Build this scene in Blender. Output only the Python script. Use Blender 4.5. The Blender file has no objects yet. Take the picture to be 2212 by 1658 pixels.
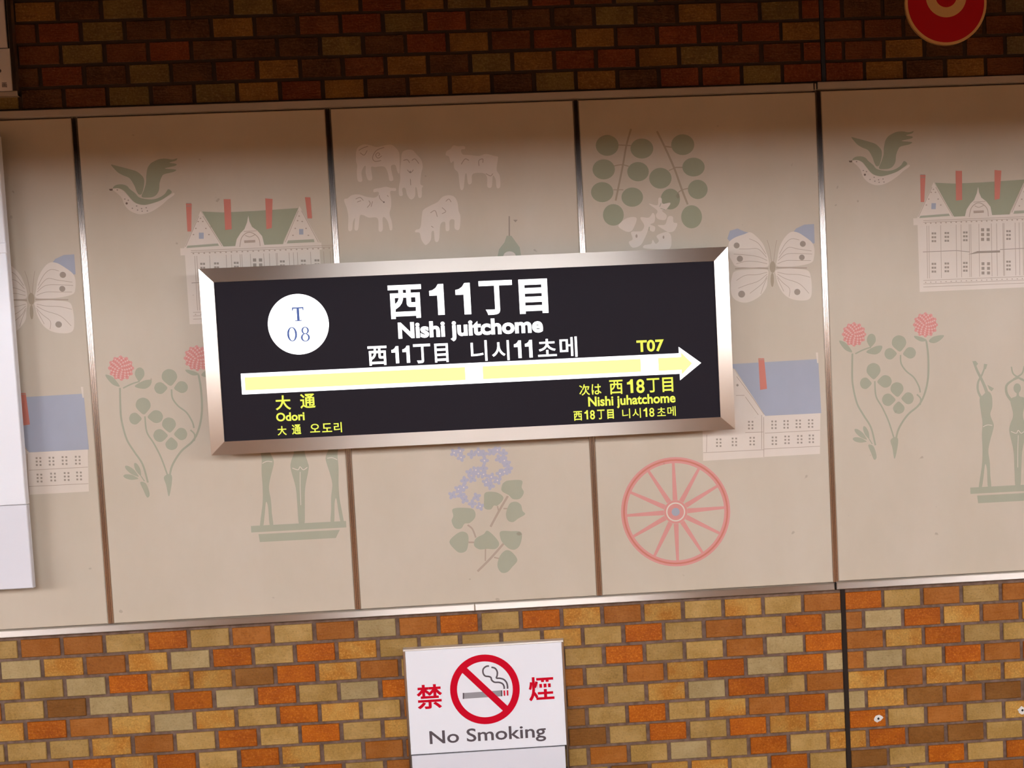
import bpy, bmesh, math, random
from mathutils import Vector, Matrix
from mathutils.geometry import tessellate_polygon
random.seed(7)
SC = bpy.context.scene
COL = SC.collection

# ------------------------------------------------------------------ camera
# the long wall is the plane y = 0, x runs along it, z is up, the camera stands at y = -4.05 on the platform opposite
CAM_LOC = Vector((-0.8955, -4.0542, 0.0412))
CAM_ROT = (1.5010, 0.0473, -0.0659)
FPX = 3000.0                       # focal length in pixels of a 2212 px wide frame
PPX, PPY = 1343.66, 1021.29        # principal point of that frame (the lens is shifted)
cam_d = bpy.data.cameras.new('camera')
cam_d.sensor_width = 36.0
cam_d.lens = FPX / 2212 * 36
cam_d.shift_x = (1106 - PPX) / 2212
cam_d.shift_y = (PPY - 829) / 2212
cam_d.clip_start = 0.05
cam = bpy.data.objects.new('camera', cam_d)
cam.location = CAM_LOC
cam.rotation_euler = CAM_ROT
COL.objects.link(cam)
SC.camera = cam
from mathutils import Euler
RM = Euler(CAM_ROT, 'XYZ').to_matrix()

def at(u, v, y=0.0):
    """a point read off the photograph -> (x, z) on the vertical plane at depth y"""
    d = RM @ Vector(((u - PPX) / FPX, -(v - PPY) / FPX, -1.0))
    t = (y - CAM_LOC.y) / d.y
    p = CAM_LOC + d * t
    return (p.x, p.z)

# ------------------------------------------------------------------ world, view, light strengths
w = bpy.data.worlds.new('station_air'); SC.world = w
w.use_nodes = True
w.node_tree.nodes['Background'].inputs[0].default_value = (0.30, 0.20, 0.12, 1)
w.node_tree.nodes['Background'].inputs[1].default_value = 0.15
SC.view_settings.view_transform = 'Standard'
SC.view_settings.look = 'None'
SC.view_settings.gamma = 1.0
SC.view_settings.use_curve_mapping = False
SC.view_settings.exposure = 0.0
TUBE_POWER = 35.5                  # emission strength of the platform tubes
TUBE_COLOR = (1.0, 1.03, 1.13)
BEAM_Y, BEAM_Z = -3.2, 0.783        # fascia over the platform edge, its lower edge shades the wall's upper part
ROWS = [-5.0, -6.8, -9.6]
LIGHT_Z = 0.95

# ------------------------------------------------------------------ materials
def s2l(c):
    return tuple(((x / 255) / 12.92 if x / 255 <= 0.04045 else ((x / 255 + 0.055) / 1.055) ** 2.4) for x in c)
LF = (0.98, 0.96, 0.98)             # colour of the light that falls on the lower wall
def alb(r, g, b, k=1.0):
    """surface colour that looks like this sRGB colour under the station light"""
    return tuple(min(0.9, x / f * k) for x, f in zip(s2l((r, g, b)), LF))
MATS = {}
def new_mat(name):
    m = bpy.data.materials.new(name); m.use_nodes = True
    MATS[name] = m
    return m, m.node_tree, m.node_tree.nodes['Principled BSDF']
def mat(name, col, rough=0.5, metal=0.0, spec=0.5):
    m, nt, b = new_mat(name)
    b.inputs['Base Color'].default_value = (*col, 1)
    b.inputs['Roughness'].default_value = rough
    b.inputs['Metallic'].default_value = metal
    b.inputs['Specular IOR Level'].default_value = spec
    return m
def emis(name, col, strength):
    m, nt, b = new_mat(name)
    b.inputs['Base Color'].default_value = (0.03, 0.03, 0.03, 1)
    b.inputs['Roughness'].default_value = 0.6
    b.inputs['Emission Color'].default_value = (*col, 1)
    b.inputs['Emission Strength'].default_value = strength
    return m
def N(nt, kind, **kw):
    n = nt.nodes.new(kind)
    for k, v in kw.items():
        if k.startswith('_'): setattr(n, k[1:], v)
        else: n.inputs[k.replace('_', ' ')].default_value = v
    return n
def ramp(nt, stops):
    r = nt.nodes.new('ShaderNodeValToRGB'); e = r.color_ramp.elements
    while len(e) < len(stops): e.new(0.5)
    for el, (p, c) in zip(e, stops): el.position = p; el.color = (*c, 1)
    return r

def brick_mat(name, c1, c2, flecks, bump=0.35, rough=0.5):
    """glazed stoneware tile: two mottled body colours, lighter flecks, wavy combed face"""
    m, nt, b = new_mat(name); L = nt.links
    geo = nt.nodes.new('ShaderNodeNewGeometry'); oi = nt.nodes.new('ShaderNodeObjectInfo')
    off = N(nt, 'ShaderNodeVectorMath', _operation='MULTIPLY_ADD'); off.inputs[1].default_value = (7, 5, 9)
    cmb = nt.nodes.new('ShaderNodeCombineXYZ')
    for i in range(3): L.new(oi.outputs['Random'], cmb.inputs[i])
    L.new(cmb.outputs[0], off.inputs[0]); L.new(geo.outputs['Position'], off.inputs[2])
    big = N(nt, 'ShaderNodeTexNoise', Scale=14.0, Detail=3.0, Roughness=0.6)
    fin = N(nt, 'ShaderNodeTexNoise', Scale=190.0, Detail=3.0, Roughness=0.7)
    L.new(off.outputs[0], big.inputs['Vector']); L.new(off.outputs[0], fin.inputs['Vector'])
    r1 = ramp(nt, [(0.38, c1), (0.66, c2)]); L.new(big.outputs['Fac'], r1.inputs[0])
    r2 = ramp(nt, [(0.52, (0, 0, 0)), (0.68, (1, 1, 1))]); L.new(fin.outputs['Fac'], r2.inputs[0])
    mul = N(nt, 'ShaderNodeMath', _operation='MULTIPLY'); mul.inputs[1].default_value = flecks[3]
    L.new(r2.outputs[0], mul.inputs[0])
    mx = N(nt, 'ShaderNodeMix', _data_type='RGBA')
    L.new(mul.outputs[0], mx.inputs['Factor']); L.new(r1.outputs[0], mx.inputs['A'])
    mx.inputs['B'].default_value = (*flecks[:3], 1)
    r3 = ramp(nt, [(0.30, (1, 1, 1)), (0.44, (0, 0, 0))]); L.new(fin.outputs['Fac'], r3.inputs[0])
    dk = N(nt, 'ShaderNodeMath', _operation='MULTIPLY'); dk.inputs[1].default_value = 0.45
    L.new(r3.outputs[0], dk.inputs[0])
    mx2 = N(nt, 'ShaderNodeMix', _data_type='RGBA')
    L.new(dk.outputs[0], mx2.inputs['Factor']); L.new(mx.outputs['Result'], mx2.inputs['A'])
    mx2.inputs['B'].default_value = (c1[0] * .35, c1[1] * .3, c1[2] * .3, 1)
    hsv = nt.nodes.new('ShaderNodeHueSaturation')
    mr = N(nt, 'ShaderNodeMapRange'); mr.inputs['To Min'].default_value = 0.84; mr.inputs['To Max'].default_value = 1.08
    L.new(oi.outputs['Random'], mr.inputs['Value']); L.new(mr.outputs[0], hsv.inputs['Value'])
    L.new(mx2.outputs['Result'], hsv.inputs['Color']); L.new(hsv.outputs[0], b.inputs['Base Color'])
    mp = nt.nodes.new('ShaderNodeMapping'); mp.inputs['Scale'].default_value = (34, 34, 120)
    L.new(off.outputs[0], mp.inputs['Vector'])
    wv = N(nt, 'ShaderNodeTexNoise', Scale=1.0, Detail=2.0, Roughness=0.5, Distortion=1.2)
    L.new(mp.outputs[0], wv.inputs['Vector'])
    bp = N(nt, 'ShaderNodeBump', Strength=bump, Distance=0.003); L.new(wv.outputs['Fac'], bp.inputs['Height'])
    L.new(bp.outputs[0], b.inputs['Normal'])
    b.inputs['Roughness'].default_value = rough
    b.inputs['Specular IOR Level'].default_value = 0.2
    return m
OFK = (*alb(205, 150, 60), 0.30)
BR = {
 'y': brick_mat('tile_straw', alb(156, 120, 60), alb(176, 140, 82), (*alb(200, 152, 84), 0.4)),
 'p': brick_mat('tile_pale', alb(158, 132, 86), alb(174, 149, 104), (*alb(186, 160, 120), 0.3)),
 't': brick_mat('tile_honey', alb(168, 108, 34), alb(180, 136, 66), (*alb(224, 165, 80), 0.5)),
 'o': brick_mat('tile_orange', alb(158, 76, 0), alb(174, 90, 4), (*alb(214, 130, 40), 0.5)),
 'b': brick_mat('tile_brown_orange', alb(148, 84, 20), alb(162, 98, 38), (*alb(188, 120, 50), 0.3)),
 'd': brick_mat('tile_dark_brown', alb(124, 76, 24), alb(138, 90, 38), (*alb(160, 104, 44), 0.25)),
}
# the courses over the enamel band use darker colours: red-brown and olive glazes with a deep combed face
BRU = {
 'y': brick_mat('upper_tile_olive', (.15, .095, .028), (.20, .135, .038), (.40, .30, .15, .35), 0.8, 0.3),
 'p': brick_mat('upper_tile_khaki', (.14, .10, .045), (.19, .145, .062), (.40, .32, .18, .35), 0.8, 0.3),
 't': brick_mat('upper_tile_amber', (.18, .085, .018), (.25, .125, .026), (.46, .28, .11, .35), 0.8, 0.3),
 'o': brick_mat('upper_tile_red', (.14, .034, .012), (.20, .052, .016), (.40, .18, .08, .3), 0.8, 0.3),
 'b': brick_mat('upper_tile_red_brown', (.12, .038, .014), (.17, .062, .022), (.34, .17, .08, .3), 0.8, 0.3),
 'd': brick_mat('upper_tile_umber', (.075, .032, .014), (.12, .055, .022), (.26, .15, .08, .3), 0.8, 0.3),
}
# mortar
m, nt, b = new_mat('mortar')
geo = nt.nodes.new('ShaderNodeNewGeometry')
n1 = N(nt, 'ShaderNodeTexNoise', Scale=60.0, Detail=4.0)
nt.links.new(geo.outputs['Position'], n1.inputs['Vector'])
r = ramp(nt, [(0.3, alb(92, 68, 52)), (0.7, alb(124, 98, 84))]); nt.links.new(n1.outputs['Fac'], r.inputs[0])
nt.links.new(r.outputs[0], b.inputs['Base Color']); b.inputs['Roughness'].default_value = 0.9
bp = N(nt, 'ShaderNodeBump', Strength=0.4, Distance=0.002)
nt.links.new(n1.outputs['Fac'], bp.inputs['Height']); nt.links.new(bp.outputs[0], b.inputs['Normal'])

def enamel(name, c):
    """vitreous enamel sheet with faint grime; prints share it so they stay part of the same surface"""
    m, nt, b = new_mat(name); L = nt.links
    geo = nt.nodes.new('ShaderNodeNewGeometry')
    mp = nt.nodes.new('ShaderNodeMapping'); mp.inputs['Scale'].default_value = (1, 1, 0.55)
    L.new(geo.outputs['Position'], mp.inputs['Vector'])
    n = N(nt, 'ShaderNodeTexNoise', Scale=3.2, Detail=5.0, Roughness=0.62); L.new(mp.outputs[0], n.inputs['Vector'])
    r = ramp(nt, [(0.30, tuple(x * q for x, q in zip(c, (0.93, 0.915, 0.87)))), (0.72, tuple(x * 1.03 for x in c))])
    L.new(n.outputs['Fac'], r.inputs[0])
    sp = N(nt, 'ShaderNodeTexNoise', Scale=26.0, Detail=2.0); L.new(geo.outputs['Position'], sp.inputs['Vector'])
    r2 = ramp(nt, [(0.225, (1, 1, 1)), (0.255, (0, 0, 0))]); L.new(sp.outputs['Fac'], r2.inputs[0])
    mu = N(nt, 'ShaderNodeMath', _operation='MULTIPLY'); mu.inputs[1].default_value = 0.35; L.new(r2.outputs[0], mu.inputs[0])
    mx = N(nt, 'ShaderNodeMix', _data_type='RGBA'); L.new(mu.outputs[0], mx.inputs['Factor'])
    L.new(r.outputs[0], mx.inputs['A']); mx.inputs['B'].default_value = (0.22, 0.15, 0.10, 1)
    L.new(mx.outputs['Result'], b.inputs['Base Color'])
    b.inputs['Roughness'].default_value = 0.5
    b.inputs['Specular IOR Level'].default_value = 0.25
    return m
enamel('panel', (0.590, 0.510, 0.400))
enamel('print_green', alb(168, 166, 146))
enamel('print_leaf', alb(156, 156, 132))
enamel('print_stem', alb(172, 155, 134))
enamel('print_pink', alb(214, 148, 142))
enamel('print_red', alb(204, 124, 108))
enamel('print_blue', alb(166, 168, 182))
enamel('print_lilac', alb(176, 172, 188))
enamel('print_white', alb(220, 206, 194))
enamel('print_line', alb(178, 158, 142))
enamel('print_grey', alb(160, 145, 132))
enamel('print_dark', alb(122, 104, 92))

def steel(name, col, rough, aniso):
    m, nt, b = new_mat(name); L = nt.links
    b.inputs['Base Color'].default_value = (*col, 1); b.inputs['Metallic'].default_value = 1.0
    b.inputs['Roughness'].default_value = rough; b.inputs['Anisotropic'].default_value = aniso
    tg = N(nt, 'ShaderNodeTangent', _direction_type='UV_MAP'); tg.uv_map = 'uv'
    L.new(tg.outputs[0], b.inputs['Tangent'])
    uv = N(nt, 'ShaderNodeUVMap'); uv.uv_map = 'uv'
    mp = nt.nodes.new('ShaderNodeMapping'); mp.inputs['Scale'].default_value = (700, 5, 1)
    L.new(uv.outputs[0], mp.inputs['Vector'])
    n = N(nt, 'ShaderNodeTexNoise', Scale=1.0, Detail=2.0); L.new(mp.outputs[0], n.inputs['Vector'])
    mr = N(nt, 'ShaderNodeMapRange'); mr.inputs['To Min'].default_value = rough - .01; mr.inputs['To Max'].default_value = rough + .02
    L.new(n.outputs['Fac'], mr.inputs['Value']); L.new(mr.outputs[0], b.inputs['Roughness'])
    return m
steel('brushed_steel', (0.66, 0.59, 0.51), 0.33, 1.0)
steel('joint_steel', (0.48, 0.41, 0.36), 0.26, 1.0)
mat('aluminium', (0.55, 0.50, 0.50), 0.38, 1.0)
mat('recess_black', (0.012, 0.009, 0.008), 0.8)
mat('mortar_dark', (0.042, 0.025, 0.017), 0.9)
mat('sealant', (0.03, 0.02, 0.015), 0.9, spec=0.1)
mat('sealant_upper', (0.020, 0.028, 0.045), 0.6)
mat('screen_black', (0.017, 0.013, 0.018), 0.5, spec=0.08)
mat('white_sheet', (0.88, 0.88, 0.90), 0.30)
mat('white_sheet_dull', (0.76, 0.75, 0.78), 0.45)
mat('notice_paper', (0.70, 0.66, 0.66), 0.55)
mat('sign_red', s2l((204, 0, 34)), 0.6, spec=0.1)
mat('sign_grey', s2l((150, 146, 148)), 0.5)
mat('ink_grey', s2l((84, 74, 78)), 0.5)
mat('badge_red', (0.55, 0.0, 0.008), 0.45)
mat('badge_cream', (0.80, 0.50, 0.20), 0.5)
mat('plaster', (0.75, 0.70, 0.62), 0.8)
mat('hole_dark', (0.01, 0.008, 0.007), 0.9)
emis('lit_white', (1.0, 1.0, 1.0), 2.2)
emis('lit_pale_yellow', (1.0, 0.97, 0.38), 0.98)
emis('lit_yellow', (0.88, 0.93, 0.06), 1.0)
emis('badge_ink', (0.05, 0.12, 0.42), 0.8)
emis('tube_glow', TUBE_COLOR, TUBE_POWER)
mat('hall_floor', (0.30, 0.15, 0.06), 0.8)
mat('hall_ceiling', (0.62, 0.42, 0.24), 0.8)
mat('track_ceiling', (0.05, 0.035, 0.025), 0.9)
mat('dado_dark', (0.07, 0.05, 0.04), 0.7)
mat('ballast', (0.06, 0.045, 0.035), 0.95)
mat('hall_wall', (0.75, 0.52, 0.30), 0.6)
mat('fixture_white', (0.7, 0.68, 0.66), 0.5)

# ------------------------------------------------------------------ object helpers
def finish(name, me, mats, parent=None, loc=None):
    for k in mats: me.materials.append(MATS[k] if isinstance(k, str) else k)
    o = bpy.data.objects.new(name, me); COL.objects.link(o)
    if loc is not None: o.location = loc
    if parent is not None: o.parent = parent
    return o
def empty(name, loc, label, cat, group=None):
    o = bpy.data.objects.new(name, None); COL.objects.link(o); o.location = loc
    o.empty_display_size = 0.05
    tag(o, label, cat, group); return o
def tag(o, label=None, cat=None, group=None, kind=None):
    if label: o['label'] = label
    if cat: o['category'] = cat
    if group: o['group'] = group
    if kind: o['kind'] = kind
    return o
def rel(parent):
    return Vector(parent.matrix_world.translation) if parent is None else Vector(parent.location) + (Vector(parent.parent.location) if parent.parent else Vector())
def mesh_from(name, verts, faces, mats, parent=None, midx=None, origin=None, smooth=False, uvs=None):
    """verts are world coordinates; the object's own origin is put at its centre"""
    if origin is None:
        origin = Vector([(min(v[i] for v in verts) + max(v[i] for v in verts)) / 2 for i in range(3)])
    origin = Vector(origin)
    me = bpy.data.meshes.new(name)
    me.from_pydata([tuple(Vector(v) - origin) for v in verts], [], faces)
    if midx:
        me.polygons.foreach_set('material_index', midx)
    if smooth:
        me.polygons.foreach_set('use_smooth', [True] * len(faces))
    if uvs:
        ul = me.uv_layers.new(name='uv')
        for p in me.polygons:
            for li in p.loop_indices:
                ul.data[li].uv = uvs[me.loops[li].vertex_index]
    me.update()
    base = Vector()
    if parent is not None:
        base = world_of(parent)
    return finish(name, me, mats, parent, origin - base)
def world_of(o):
    v = Vector(o.location); p = o.parent
    while p: v += Vector(p.location); p = p.parent
    return v
def box(x0, x1, y0, y1, z0, z1, ch=0.0):
    """a box, front is y0 (towards the platform); ch chamfers the front edges"""
    if ch <= 0:
        V = [(x0,y0,z0),(x1,y0,z0),(x1,y0,z1),(x0,y0,z1),(x0,y1,z0),(x1,y1,z0),(x1,y1,z1),(x0,y1,z1)]
        F = [(0,1,2,3),(5,4,7,6),(4,0,3,7),(1,5,6,2),(3,2,6,7),(4,5,1,0)]
        return V, F
    c = ch
    V = [(x0+c,y0,z0+c),(x1-c,y0,z0+c),(x1-c,y0,z1-c),(x0+c,y0,z1-c),
         (x0,y0+c,z0),(x1,y0+c,z0),(x1,y0+c,z1),(x0,y0+c,z1),
         (x0,y1,z0),(x1,y1,z0),(x1,y1,z1),(x0,y1,z1)]
    F = [(0,1,2,3)]
    for i in range(4):
        j = (i+1) % 4
        F.append((i, 4+i, 4+j, j)); F.append((4+i, 8+i, 8+j, 4+j))
    F.append((11,10,9,8))
    return V, F
def boxobj(name, dims, m, parent=None, ch=0.0):
    V, F = box(*dims, ch=ch); return mesh_from(name, V, F, [m], parent)
def steel_box(name, dims, m, parent=None, axis='x', ch=0.002):
    """brushed bar; the brush lines run along axis, u runs across them"""
    V, F = box(*dims, ch=ch)
    uv = [((v[2] + v[1]*.7, v[0]) if axis == 'x' else (v[0] + v[1]*.7, v[2])) for v in V]
    return mesh_from(name, V, F, [m], parent, uvs=uv)
def merge(parts):
    V, F = [], []
    for v, f in parts:
        b = len(V); V += v; F += [tuple(i + b for i in q) for q in f]
    return V, F

# ------------------------------------------------------------------ setting behind and around
tag(boxobj('floor', (-14, 12, -16, -2.0, -1.85, -1.55), 'hall_floor'), kind='structure')
tag(boxobj('trim_1', (-14, 12, -2.0, 0.10, -2.75, -2.65), 'ballast'), kind='structure')
tag(boxobj('ceiling', (-14, 12, -16, BEAM_Y - 0.15, 1.06, 1.2), 'hall_ceiling'), kind='structure')
tag(boxobj('trim_2', (-14, 12, BEAM_Y - 0.15, BEAM_Y, BEAM_Z, 2.2), 'track_ceiling'), kind='structure')
tag(boxobj('trim_3', (-14, 12, BEAM_Y, 0.10, 2.2, 2.3), 'track_ceiling'), kind='structure')
tag(boxobj('wall_back', (-14, 12, -16.2, -16, -1.85, 1.2), 'hall_wall'), kind='structure')
tag(boxobj('baseboard_back', (-14, 12, -16, -15.96, -1.55, -0.26), 'dado_dark'), kind='structure')
tag(boxobj('wall_left', (-14.2, -14, -16, 0.1, -2.75, 2.3), 'hall_wall'), kind='structure')
tag(boxobj('wall_right', (12, 12.2, -16, 0.1, -2.75, 2.3), 'hall_wall'), kind='structure')
proto = None
for ri, ry in enumerate(ROWS):
    for i in range(-3, 4):
        x = -1.17 + 4.2 * i
        if proto is None:
            proto = empty('ceiling_light', (x, ry, 1.06), 'white box light fixture with a glowing diffuser under the platform ceiling', 'light', 'platform ceiling lights')
            boxobj('housing', (x-1.05, x+1.05, ry-.11, ry+.11, LIGHT_Z+.075, 1.06), 'fixture_white', proto)
            boxobj('diffuser', (x-1.02, x-.045, ry-.08, ry+.08, LIGHT_Z-.085, LIGHT_Z+.075), 'tube_glow', proto)
            boxobj('diffuser', (x+.045, x+1.02, ry-.08, ry+.08, LIGHT_Z-.085, LIGHT_Z+.075), 'tube_glow', proto)
        else:
            c = proto.copy(); COL.objects.link(c); c.location = (x, ry, 1.06)
            for ch in proto.children:
                d = ch.copy(); COL.objects.link(d); d.parent = c

# ------------------------------------------------------------------ the wall: mortar beds, tiles
A, B = 0.12, 0.06
ZL, ZU = -0.6891, 0.9222            # mortar line under the first lower course / over the first upper course
ZT, ZB = 0.8379, -0.6003            # top and bottom of the enamel band
PW, SX = 0.7052, -0.0196            # panel pitch, joint beside the right-hand panel
TX0, TX1 = -3.6, 1.6                # stretch of wall that carries tiles
wl = boxobj('wall_lower', (-14, 12, 0.006, 0.12, -2.75, ZB - 0.0), 'mortar'); tag(wl, kind='structure')
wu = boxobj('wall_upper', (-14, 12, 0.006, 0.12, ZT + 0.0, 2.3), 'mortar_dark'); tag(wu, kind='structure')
wm = boxobj('wall_middle', (-14, 12, 0.006, 0.12, ZB, ZT), 'recess_black'); tag(wm, kind='structure')

LOWER = [  # leftwards from the movement joint, one string per course (first course under the rail first)
 'bytytbtoyobpbybyoybby', 'poybyoytyyyytoyoptbtp', 'opbyyoytobybtodttopyt', 'popotbybytoopyopoypdy',
 'byoptybytobytoytptbot', 'pobtyoydyoytyoyoybtyy', 'ttoyoydtoybbytoyotobb', 'tyoypybyobybyoytbyotb',
 'yoyttdytobyotybytoyby', 'ptobytyobtyoybtyobtyo']
LOWER_R = ['oybybyt', 'bpotbyo', 'btoyyot', 'bpyobyt', 'tbtttoy', 'ptdbdyo', 'oybytbo', 'toddyot', 'dyoyoyt', 'btyobyt']
UPPER = ['oyoodtydttdtotydybdydb', 'obbytootydtbdtbdydodtd', 'tooobtobtodydddobybdtd', 'oybtdydddoyobdtddyobtd',
         'dbddybo yytotdydbydtbd'.replace(' ', ''), 'dbtdyobdtydobdtybdodyt']
UPPER_R = ['otdtbot', 'obtdboy', 'bbddbto', 'oddbdtd', 'dbdotdb', 'bdtdobd']
protos = {}
def tile_mesh(kind, cls, up):
    key = (kind, cls, up)
    if key in protos: return protos[key]
    wd = {'full': 0.1085, 'half': 0.0485}[kind]
    V, F = box(-wd/2, wd/2, -0.0, 0.0065, -0.0255, 0.0255, ch=0.0016)
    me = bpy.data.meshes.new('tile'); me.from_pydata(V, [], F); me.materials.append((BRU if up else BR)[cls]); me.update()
    protos[key] = me; return me
def put_tile(parent, kind, cls, x, z):
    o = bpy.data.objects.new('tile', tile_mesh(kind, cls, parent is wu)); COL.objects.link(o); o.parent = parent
    base = world_of(parent)
    o.location = Vector((x + random.uniform(-.0007, .0007), random.uniform(-.0009, .0006), z + random.uniform(-.0006, .0006))) - base
    o.rotation_euler = (random.uniform(-.006, .006), random.uniform(-.004, .004), random.uniform(-.006, .006))
JG = 0.006                           # half width of the movement joint
def course(parent, r, zc, left, right):
    odd = r % 2 == 0                 # full tiles meet the movement joint
    n = 0
    if odd:
        for j in range(len(left)):
            put_tile(parent, 'full', left[j], -A*(j+.5) - (0.002 if j == 0 else 0), zc); n += 1
        for j in range(5): put_tile(parent, 'full', right[j], A*(j+.5) + (0.002 if j == 0 else 0), zc)
    else:
        put_tile(parent, 'half', left[0], -A*.25 - .001, zc)
        for j in range(1, len(left)): put_tile(parent, 'full', left[j], -A*j, zc)
        put_tile(parent, 'half', right[0], A*.25 + .001, zc)
        for j in range(1, 5): put_tile(parent, 'full', right[j], A*j, zc)
for r_, row in enumerate(LOWER): course(wl, r_, ZL + B/2 - r_*B, row, LOWER_R[r_])
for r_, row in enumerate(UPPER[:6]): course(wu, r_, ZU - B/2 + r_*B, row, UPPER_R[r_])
# tiles further along the wall, outside the photograph: joined, one mesh per glaze
far = {}
def far_tile(side, cls, x, z, hw=0.05425):
    far.setdefault((side, cls), []).append(box(x-hw, x+hw, random.uniform(-.0009, .0006), 0.0065, z-.0255, z+.0255, ch=.0016))
for side, rows, sgn, z0 in (('low', range(0, 26), -1, ZL + B/2), ('up', range(0, 20), 1, ZU - B/2)):
    for r_ in rows:
        z = z0 + sgn * r_ * B
        nl = (len(LOWER[r_]) if side == 'low' and r_ < len(LOWER) else len(UPPER[r_]) if side == 'up' and r_ < 6 else 0)
        for j in range(0 if nl == 0 else nl, 34):
            if r_ % 2: x = -A*j
            else: x = -A*(j+.5)
            if r_ % 2 and j == 0: continue
            far_tile(side, random.choice('yyptobd'), x, z)
        for j in range(0 if nl == 0 else 5, 14):
            x = A*j if r_ % 2 else A*(j+.5)
            if r_ % 2 and j == 0: continue
            far_tile(side, random.choice('yyptobd'), x, z)
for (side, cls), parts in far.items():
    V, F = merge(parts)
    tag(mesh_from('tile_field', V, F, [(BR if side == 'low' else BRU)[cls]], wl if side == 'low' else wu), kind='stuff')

# movement joints (dark sealant) in the tiling
tag(boxobj('trim_4', (-JG, JG+.001, -.0005, 0.006, -2.7, ZB-.022), 'sealant'), kind='structure')
tag(boxobj('trim_5', (-.0055, .0055, -.0005, 0.006, ZT+.026, 2.2), 'sealant_upper'), kind='structure')

# ------------------------------------------------------------------ rails over and under the enamel band
def rail(name, x0, x1, z0, z1, y0=-0.016):
    return tag(steel_box(name, (x0, x1, y0, 0.006, z0, z1), 'brushed_steel', axis='x', ch=0.0018), kind='structure')
xe = SX - 0.004
rail('trim_6', -3.9, xe - .010, ZT+.001, ZT+.0215)
rail('trim_7', xe - .0085, xe - .001, ZT+.0015, ZT+.021, -0.013)
rail('trim_8', xe + .0005, 1.9, ZT+.0035, ZT+.0240)
xb = -1.1
rail('trim_9', -3.9, at(1026, 1310)[0] - .0005, ZB-.0215, ZB-.001)
rail('trim_10', at(1026, 1310)[0] + .0005, xe - .003, ZB-.0215, ZB-.001)
rail('trim_11', xe - .0020, xe + .0015, ZB-.0225, ZB-.003, -0.010)
rail('trim_12', xe + .0025, 1.9, ZB-.0205, ZB+.001)

# ------------------------------------------------------------------ enamel panels and ribbed joint strips
PY = -0.004                          # panel face
panels = []
for i in range(-6, 3):
    x0 = SX + PW*i + .0085; x1 = SX + PW*(i+1) - .0085
    dz = .002 if i >= 0 else 0
    p = boxobj('panel', (x0, x1, PY, 0.006, ZB+.0008+dz, ZT-.0025+dz), 'panel', wm, ch=0.0022)
    panels.append((i, p))
PAN = dict(panels)
def strip(i):
    """pressed joint strip: two raised beads between flat lips"""
    xc = SX + PW*i
    prof = [(-.0085, .000), (-.0072, -.003), (-.0066, -.003)]
    for c in (-.0044, 0, .0044):
        for k in range(9):
            a = math.pi * k / 8
            prof.append((c - .0020*math.cos(a), -.003 - .0026*math.sin(a)))
    prof += [(.0066, -.003), (.0072, -.003), (.0085, .000)]
    V, UV = [], []
    L = 0
    for k, (px_, py_) in enumerate(prof):
        if k: L += math.hypot(px_ - prof[k-1][0], py_ - prof[k-1][1])
        for z in (ZB+.0005, ZT-.0005):
            V.append((xc + px_, py_, z)); UV.append((L, z))
    F = [(2*k, 2*k+2, 2*k+3, 2*k+1) for k in range(len(prof)-1)]
    o = mesh_from('joint_strip', V, F, ['joint_steel'], wm, uvs=UV, smooth=True)
    return o
for i in range(-5, 3): strip(i)

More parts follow.
